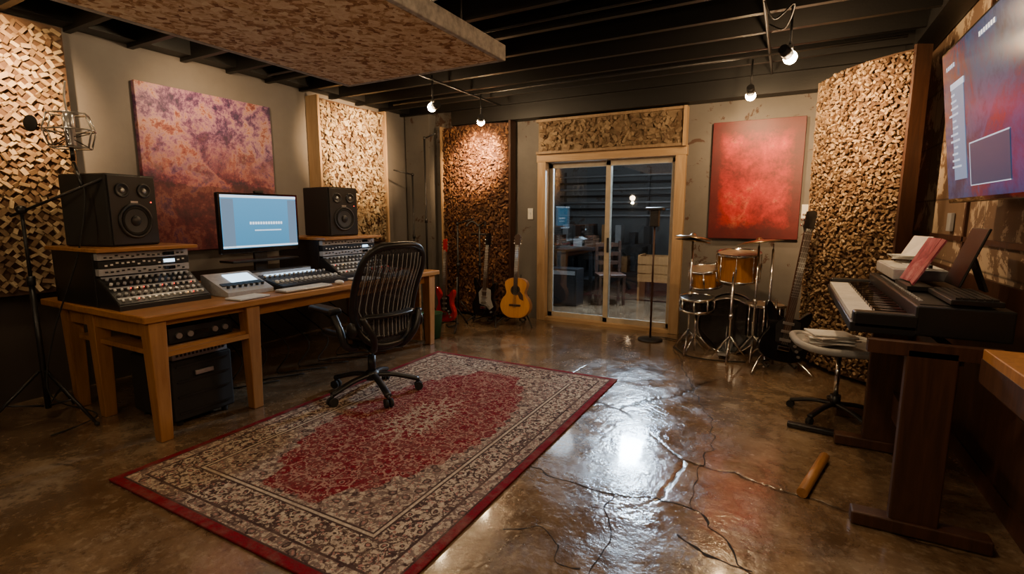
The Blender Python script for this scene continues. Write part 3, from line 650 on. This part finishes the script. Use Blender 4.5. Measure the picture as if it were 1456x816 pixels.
def pole_stand(name,loc,h,boom=None,mat='black'):
    g=group(name,loc)
    for i in range(3):
        a=2*PI*i/3+.6; c,s=math.cos(a),math.sin(a); cyl('leg_%d'%(i+1),(.02*c,.02*s,.25),(.20*c,.20*s,.012),.009,mat,g)
    cyl('pole',(0,0,.06),(0,0,h),.012,mat,g); cyl('clutch',(0,0,h*.55),(0,0,h*.55+.06),.02,'black',g)
    if boom: cyl('boom',(0,0,h),boom,.009,mat,g); sph('joint',(0,0,h),.022,'black',g)
    return g
g=pole_stand('boom_stand',(-4.0,5.10,0),2.30,(.16,.05,2.36)); box('clip',(.17,.05,2.34),(.03,.03,.10),'black',g,bev=.004)
pole_stand('boom_stand',(-4.45,5.4,0),1.9,(-.15,-.2,1.95),'dgrey'); pole_stand('boom_stand',(-3.72,5.38,0),1.25,(.20,.1,1.32))
g=pole_stand('guitar_hanger_stand',(-3.45,5.48,0),1.25)
for s in(-1,1): tube('hook',[(0,0,1.22),(s*.10,-.02,1.28),(s*.14,-.10,1.22)],.012,'black',g)
cyl('crossbar',(-.12,0,1.12),(.12,0,1.12),.011,'black',g)
g=group('equipment_cart',(-4.35,4.70,0)); box('case',(0,0,.45),(.4,.35,.7),'blackm',g,bev=.01); box('panel',(.205,0,.6),(.01,.3,.2),'dgrey',g)
for x in(-.15,.15):
    for y in(-.13,.13): cyl('wheel_post',(x,y,0),(x,y,.11),.02,'rubber',g)
tube('draped_cable',[(-.1,-.1,.81),(0,0,.95),(.12,.05,.86),(.21,.02,.5),(.22,.05,.2)],.012,'rubber',g); box('headphone_box',(0,0,.84),(.22,.18,.08),'dgrey',g,bev=.01)
# ================================================================ LAMP STAND by the door
g=group('stand_lamp',(-1.24,5.48,0)); lathe('base',[(.001,.03),(.05,.03),(.13,.015),(.135,.0),(.001,0)],'dgrey',g); cyl('pole',(0,0,.02),(0,0,1.25),.011,'brownw',g); cyl('upper_pole',(0,0,1.2),(0,0,1.36),.007,'dgrey',g)
box('lamp_head',(.0,0,1.33),(.09,.09,.18),'dgrey',g,bev=.012); box('lamp_hood',(0,0,1.43),(.18,.12,.03),'dgrey',g,bev=.01)
tube('cord',[(0,.02,.03),(.1,.15,.01),(.3,.1,.01),(.45,.3,.01)],.004,'rubber',g)
# ================================================================ DRUM KIT
g=group('drum_kit',(-.45,5.38,0))
def drum(nm,c,r,h,rot,shell='amber',head='skin'):
    e=bpy.data.objects.new(nm,None); COL.objects.link(e); e.parent=g; e.location=c; e.rotation_euler=rot
    lathe('shell',[(r,-h/2),(r*1.005,0),(r,h/2)],shell,e,seg=36)
    for z in(-h/2,h/2):
        lathe('hoop',[(r+.002,z-.012),(r+.014,z-.012),(r+.014,z+.012),(r+.002,z+.012),(r+.002,z-.012)],'chrome',e,seg=36)
        lathe('head',[(.001,z),(r+.003,z)],head,e,seg=36)
    for i in range(8):
        a=2*PI*i/8; x,y=(r+.012)*math.cos(a),(r+.012)*math.sin(a); cyl('tension_rod',(x,y,-h/2),(x,y,h/2),.004,'chrome',e,seg=8); cyl('lug',(x,y,-.03),(x,y,.03),.010,'chrome',e,seg=8)
drum('bass_drum',(0,.10,.28),.27,.36,(PI/2,0,0),'blackg','blackg')
drum('rack_tom',(.06,-.02,.87),.19,.26,(.12,0,0)); drum('rack_tom_small',(-.24,.05,.74),.15,.17,(.2,-.1,0))
drum('floor_tom',(.32,-.02,.36),.17,.30,(0,0,0),'blackg'); drum('snare',(-.28,-.20,.50),.15,.12,(.1,0,0),'blackg','blackm')
for x,y,h in((-.34,-.24,1.14),(.24,-.22,1.08),(.05,-.36,.80),(.36,-.30,1.06)):
    cyl('stand_pole',(x,y,.05),(x,y,h),.010,'chrome',g); cyl('stand_clutch',(x,y,h*.5),(x,y,h*.5+.05),.018,'chrome',g); cyl('wing_nut',(x,y,h),(x,y,h+.05),.006,'chrome',g,seg=8)
    for i in range(3):
        a=2*PI*i/3+.5; c,s=math.cos(a),math.sin(a); cyl('stand_leg',(x,y,.24),(x+.18*c,y+.18*s,.012),.008,'chrome',g)
def cymb(x,y,z,r,rx,ry):
    lathe('cymbal',[(.001,.034),(.015,.032),(.030,.014),(.04,.008),(r*.6,.0),(r,-.016),(r,-.018),(r*.6,-.003),(.03,.004)],'bronze',g,(x,y,z),(rx,ry,0),seg=40)
cymb(-.34,-.24,1.16,.17,-.10,.10); cymb(-.34,-.24,1.13,.17,-.08,.10); cymb(.24,-.22,1.13,.20,-.06,-.14)
cyl('tom_post',(.02,.08,.55),(.02,.08,.80),.012,'chrome',g); cyl('tom_arm',(.02,.08,.66),(-.22,.1,.70),.010,'chrome',g)
for i in range(3):
    a=2*PI*i/3; cyl('floor_tom_leg',(.32+.18*math.cos(a),-.02+.18*math.sin(a),.0),(.32+.18*math.cos(a),-.02+.18*math.sin(a),.42),.006,'chrome',g)
cyl('snare_pole',(-.28,-.20,.02),(-.28,-.20,.44),.012,'chrome',g)
for i in range(3):
    a=2*PI*i/3+.2; cyl('snare_leg',(-.28,-.20,.2),(-.28+.2*math.cos(a),-.20+.2*math.sin(a),.012),.008,'chrome',g)
box('pedal',(0,-.22,.03),(.09,.26,.02),'silver',g,rot=(-.15,0,0)); cyl('beater',(0,-.12,.05),(0,-.10,.28),.006,'chrome',g)
tube('drum_cables',[(-.5,-.1,.01),(-.3,-.4,.01),(0,-.42,.01),(.2,-.35,.01)],.006,'rubber',g)
# ================================================================ PIANO + STAND
g=group('digital_piano',(.56,3.38,.86)); Ly=1.42
box('body',(.11,0,.06),(.32,Ly,.13),'black',g,bev=.008); box('keybed',(-.16,0,.012),(.24,Ly,.046),'black',g,bev=.006)
for s in(-1,1): box('cheek_block',(-.15,s*(Ly/2-.035),.045),(.24,.07,.075),'black',g,bev=.01)
n=52; wk=(Ly-.16)/n
multibox('white_keys',[((-.165,-Ly/2+.08+wk*(i+.5),.047),(.215,wk*.92,.022),None) for i in range(n)],'ivory',g)
multibox('black_keys',[((-.115,-Ly/2+.08+wk*(i+1),.062),(.12,wk*.55,.024),None) for i in range(n-1) if i%7 not in(1,4)],'blackg',g)
box('control_strip',(.06,0,.126),(.18,Ly-.1,.004),'dgrey',g)
multibox('buttons',[((-.01,-Ly/2+.15+.05*i,.130),(.012,.024,.006),None) for i in range(22)],'alu',g)
g=group('keyboard_stand',(.56,3.38,0))
for y,bx in((-.80,.0),(.10,.0)):
    box('leg_board',(bx,y,.44),(.17,.05,.76),'brownw',g,bev=.006); box('foot',(.02,y,.035),(.48,.08,.06),'brownw',g,bev=.008); box('top_rail',(0,y,.818),(.44,.05,.055),'brownw',g)
box('leg_board_far',(.1,.62,.44),(.14,.05,.76),'brownw',g); box('foot_far',(.08,.62,.035),(.5,.08,.06),'brownw',g)
box('stretcher',(.05,-.09,.30),(.03,1.4,.14),'brownw',g); box('stretcher_top',(.08,-.09,.79),(.05,1.42,.05),'brownw',g)
g=group('synthesizer',(.66,3.76,1.0)); box('body',(0,0,.04),(.24,.60,.06),'alu',g,bev=.006); box('panel',(.04,0,.073),(.13,.56,.006),'white',g)
multibox('keys',[((-.075,-.27+.022*i,.072),(.08,.019,.008),None) for i in range(25)],'ivory',g)
for i in range(10): cyl('knob',(.05,-.25+.052*i,.075),(.05,-.25+.052*i,.095),.010,'black',g,seg=10)
for i in range(4): box('paper_sheet',(.03,.18,.100+.006*i),(.17,.20,.003),'white',g,rot=(0,0,random.uniform(-.3,.3)))
box('leaning_sheet',(.06,.20,.17),(.004,.20,.15),'white',g,rot=(0,.5,.3))
g=group('computer_keyboard',(.71,2.89,.993)); box('base',(0,0,.014),(.17,.40,.022),'black',g,bev=.004); multibox('keys',[((-.06+.024*r,-.18+.0213*c,.029),(.018,.017,.010),None) for r in range(6) for c in range(17)],'dgrey',g)
g=group('sheet_music_book',(.60,3.28,.995),0); box('page_left',(.035,.085,.14),(.008,.165,.25),'print',g,rot=(0,.45,.12)); box('page_right',(.035,-.08,.14),(.008,.165,.25),'print',g,rot=(0,.45,-.12)); box('rest',(.0,0,.012),(.10,.32,.02),'black',g)
g=group('tablet_device',(.80,3.28,1.0)); box('body',(0,0,.16),(.012,.26,.30),'black',g,rot=(0,.3,0),bev=.005); box('stand',(.05,0,.08),(.012,.1,.18),'dgrey',g,rot=(0,-.35,0))
# stool
g=group('keyboard_stool',(.37,3.92,0),.15)
for i in range(5):
    a=2*PI*i/5+.2; c,s=math.cos(a),math.sin(a); tube('base_arm_%d'%(i+1),[(0,0,.10),(.14*c,.14*s,.09),(.27*c,.27*s,.055)],.020,'black',g,flat=.7)
    cyl('caster',(.27*c-.014*s,.27*s+.014*c,.025),(.27*c+.014*s,.27*s-.014*c,.025),.025,'rubber',g)
cyl('column',(0,0,.08),(0,0,.46),.016,'chrome',g); cyl('collar',(0,0,.08),(0,0,.16),.032,'black',g); box('plate',(0,0,.465),(.2,.2,.02),'dgrey',g)
st=sup(.27,.25,3.5,40); sf=lambda x,y: Vector((x,y,.49+.03*(abs(y)/.25)**3+.05*max(0,-x/.27)**3))
ringmesh('seat_shell',st,sf,'grey',10,g); ringmesh('seat_under',st,lambda x,y: sf(x,y)-Vector((0,0,.018)),'grey',10,g); tube('seat_rim',[sf(x,y)-Vector((0,0,.012)) for x,y in st],.024,'grey',g,n=2,closed=True)
g=group('loose_papers',(.31,3.92,.507),.3)
for i in range(6): box('sheet_%d'%(i+1),(.02*random.uniform(-1,1),.03*random.uniform(-1,1),.008+.013*i),(.26,.20,.010),'white' if i%2 else 'cloth',g,rot=(random.uniform(-.04,.04),random.uniform(-.04,.04),random.uniform(-.5,.5)),bev=.003)
g=group('wooden_dowel',(0,0,0)); cyl('dowel',(.276,3.17,.026),(.155,2.68,.026),.025,'legwood',g)
g=group('floor_pedal',(.30,3.58,0)); box('base',(0,0,.02),(.42,.05,.03),'black',g,bev=.008,rot=(0,0,-.1))
g=group('wooden_side_shelf',(.82,1.95,0)); box('top',(0,0,.85),(.28,1.0,.045),'legwood',g,bev=.004); box('fascia',(-.13,0,.79),(.025,1.0,.09),'brownw',g)
box('brace',(.0,.42,.63),(.045,.045,.40),'brownw',g,rot=(0,-.62,0)); box('cleat',(.125,.42,.65),(.03,.06,.32),'brownw',g)
g=group('corrugated_diffuser_block',(.90,2.12,0)); box('board',(.03,0,.22),(.05,.66,.42),'backing',g)
chips('chips',.64,.40,.04,'block','chipH',g,lambda u,v:(Vector((-.0,.32-u,.02+v)),Vector((0,-1,0)),Vector((-1,0,0))))
g=group('trim_5'); box('sheet_seam',(.962,3.4,1.22),(.015,4.6,.03),'brownw',g); box('sheet_seam_v',(.962,4.05,1.4),(.015,.03,2.6),'brownw',g)
box('lower_board',(.957,3.2,.55),(.02,5.2,.96),'brownw',g)
g=group('wall_outlet_box',(.955,4.35,1.32)); box('plate',(0,0,0),(.02,.09,.12),'grey',g,bev=.003)
# ================================================================ TV
g=group('wall_television',(.755,2.93,1.83),0,rot=(0,-math.radians(7.5),0)); W_,H_=1.44,.80
box('panel',(0,0,0),(.045,W_,H_),'blackg',g,bev=.006); box('screen',(-.024,0,.005),(.002,W_-.03,H_-.04),'tvs',g)
box('window',(-.026,.46,-.05),(.002,.20,.46),'e_blue',g); box('window_header',(-.027,.46,.195),(.002,.22,.03),'e_tv',g)
multibox('list_text',[((-.028,.53-.01*(i%3),.15-.033*i),(.001,.06+.03*(i%4),.010),None) for i in range(12)],'e_tv',g)
box('panel_low',(-.026,.05,-.22),(.002,.50,.20),'e_dim',g); multibox('frame_lines',[((-.027,.05,-.12),(.001,.50,.006),None),((-.027,.30,-.22),(.001,.006,.2),None),((-.027,.05,-.32),(.001,.5,.004),None)],'e_tv',g)
multibox('overlay_text',[((-.027,.62-.03*i,.30),(.001,.018,.02),None) for i in range(5)]+[((-.027,.1-.03*i,.33),(.001,.02,.02),None) for i in range(7)],'e_tv',g)
box('mount_arm',(.08,0,-.02),(.12,.2,.2),'dgrey',g)
# ================================================================ LIGHT FIXTURES
def lamp(nm,typ,loc,e,col,size=.05,aim=None,ang=80,blend=.6):
    L=bpy.data.lights.new(nm,typ); L.energy=e; L.color=col
    if typ=='AREA': L.size=size
    else: L.shadow_soft_size=size
    if typ=='SPOT': L.spot_size=math.radians(ang); L.spot_blend=blend
    o=bpy.data.objects.new(nm,L); COL.objects.link(o); o.location=loc
    if aim is not None: o.rotation_euler=(Vector(aim)-Vector(loc)).to_track_quat('-Z','Y').to_euler()
    return o
warm=(1,.62,.30); wm2=(1,.70,.42)
def track_light(loc,aim,e,ang=110,e2=18,top=2.72,blend=1.0):
    g=group('track_spotlight',loc); a=(Vector(aim)-Vector(loc)).normalized()
    cyl('stem',(0,0,.04),(0,0,top-loc[2]),.008,'dgrey',g); cyl('socket',-a*.10,-a*.02,.030,'dgrey',g,r2=.036); sph('bulb',a*.012,.042,'e_bulb',g)
    cyl('clamp',(0,0,.03),(0,0,.07),.02,'silver',g)
    p=Vector(loc)+a*.07
    if e>0: o=lamp('spot_beam','SPOT',p,e,warm,.04,aim,ang,blend); o.parent=g; o.location=p-Vector(loc)
    o=lamp('bulb_light','POINT',p,e2,warm,.04); o.parent=g; o.location=a*.07+Vector((0,0,-.02))
track_light((-3.15,4.16,2.42),(-4.75,4.66,2.20),900,56,13)
track_light((-3.14,5.04,2.42),(-3.62,5.8,2.05),620,60,12)
track_light((-.06,3.94,2.40),(.50,5.2,1.95),330,74,46)
track_light((-.36,5.10,2.42),(-.38,5.95,1.95),50,90,16)
track_light((-3.8,1.15,2.68),(-4.8,1.38,2.25),620,66,4)
track_light((-3.9,2.6,2.68),(-4.8,2.9,2.2),70,90,1.5)
for i,(l,e) in enumerate((((-.50,1.5,2.66),62),((-1.9,-.4,2.6),18),((.30,2.9,2.66),12))):  # unseen lamps added as soft fill; the first also gives the warm floor glow
    g=group('ceiling_lamp',l); lathe('shade',[(.02,.12),(.06,.11),(.13,.0),(.125,.0),(.05,.1)],'dgrey',g); sph('bulb',(0,0,.04),.03,'e_bulb',g); cyl('stem',(0,0,.12),(0,0,.2),.008,'dgrey',g)
    o=lamp('bulb_glow','SPOT',(0,0,-.01),e,wm2,.10,(0,0,-3),150,.8); o.parent=g
for l,e in(((-.75,.15,1.75),17),((-3.3,-.2,1.7),8)):  # unseen bulbs added to brighten the cloud underside and the left side
    g=group('floor_lamp',(l[0],l[1],0)); lathe('base',[(.001,.03),(.12,.02),(.13,.0),(.001,0)],'dgrey',g); cyl('pole',(0,0,.02),(0,0,l[2]-.08),.010,'dgrey',g); sph('bulb',(0,0,l[2]-.05),.03,'e_bulb',g)
    o=lamp('bulb_glow','POINT',(0,0,l[2]+.06),e,wm2,.06); o.parent=g
lamp('annex_light','AREA',(-1.9,7.5,2.36),310,(.70,.84,1),.38,(-1.3,4.0,.0)); lamp('annex_fill','POINT',(-3.0,7.2,2.3),22,(.86,.92,1),.2); lamp('annex_fill_right','POINT',(-.4,8.0,2.4),20,(.95,.92,.9),.2)
w=bpy.data.worlds.new('World'); S.world=w; w.use_nodes=True; w.node_tree.nodes['Background'].inputs[0].default_value=(.02,.02,.03,1); w.node_tree.nodes['Background'].inputs[1].default_value=.5
# ================================================================ CAMERA
cam=bpy.data.cameras.new('Camera'); cam.sensor_width=36; cam.lens=36*714/1456; cam.clip_start=.02
co=bpy.data.objects.new('Camera',cam); COL.objects.link(co); co.location=(0,0,1.37); co.rotation_euler=(math.radians(90-8.21),0,math.radians(28.5)); S.camera=co
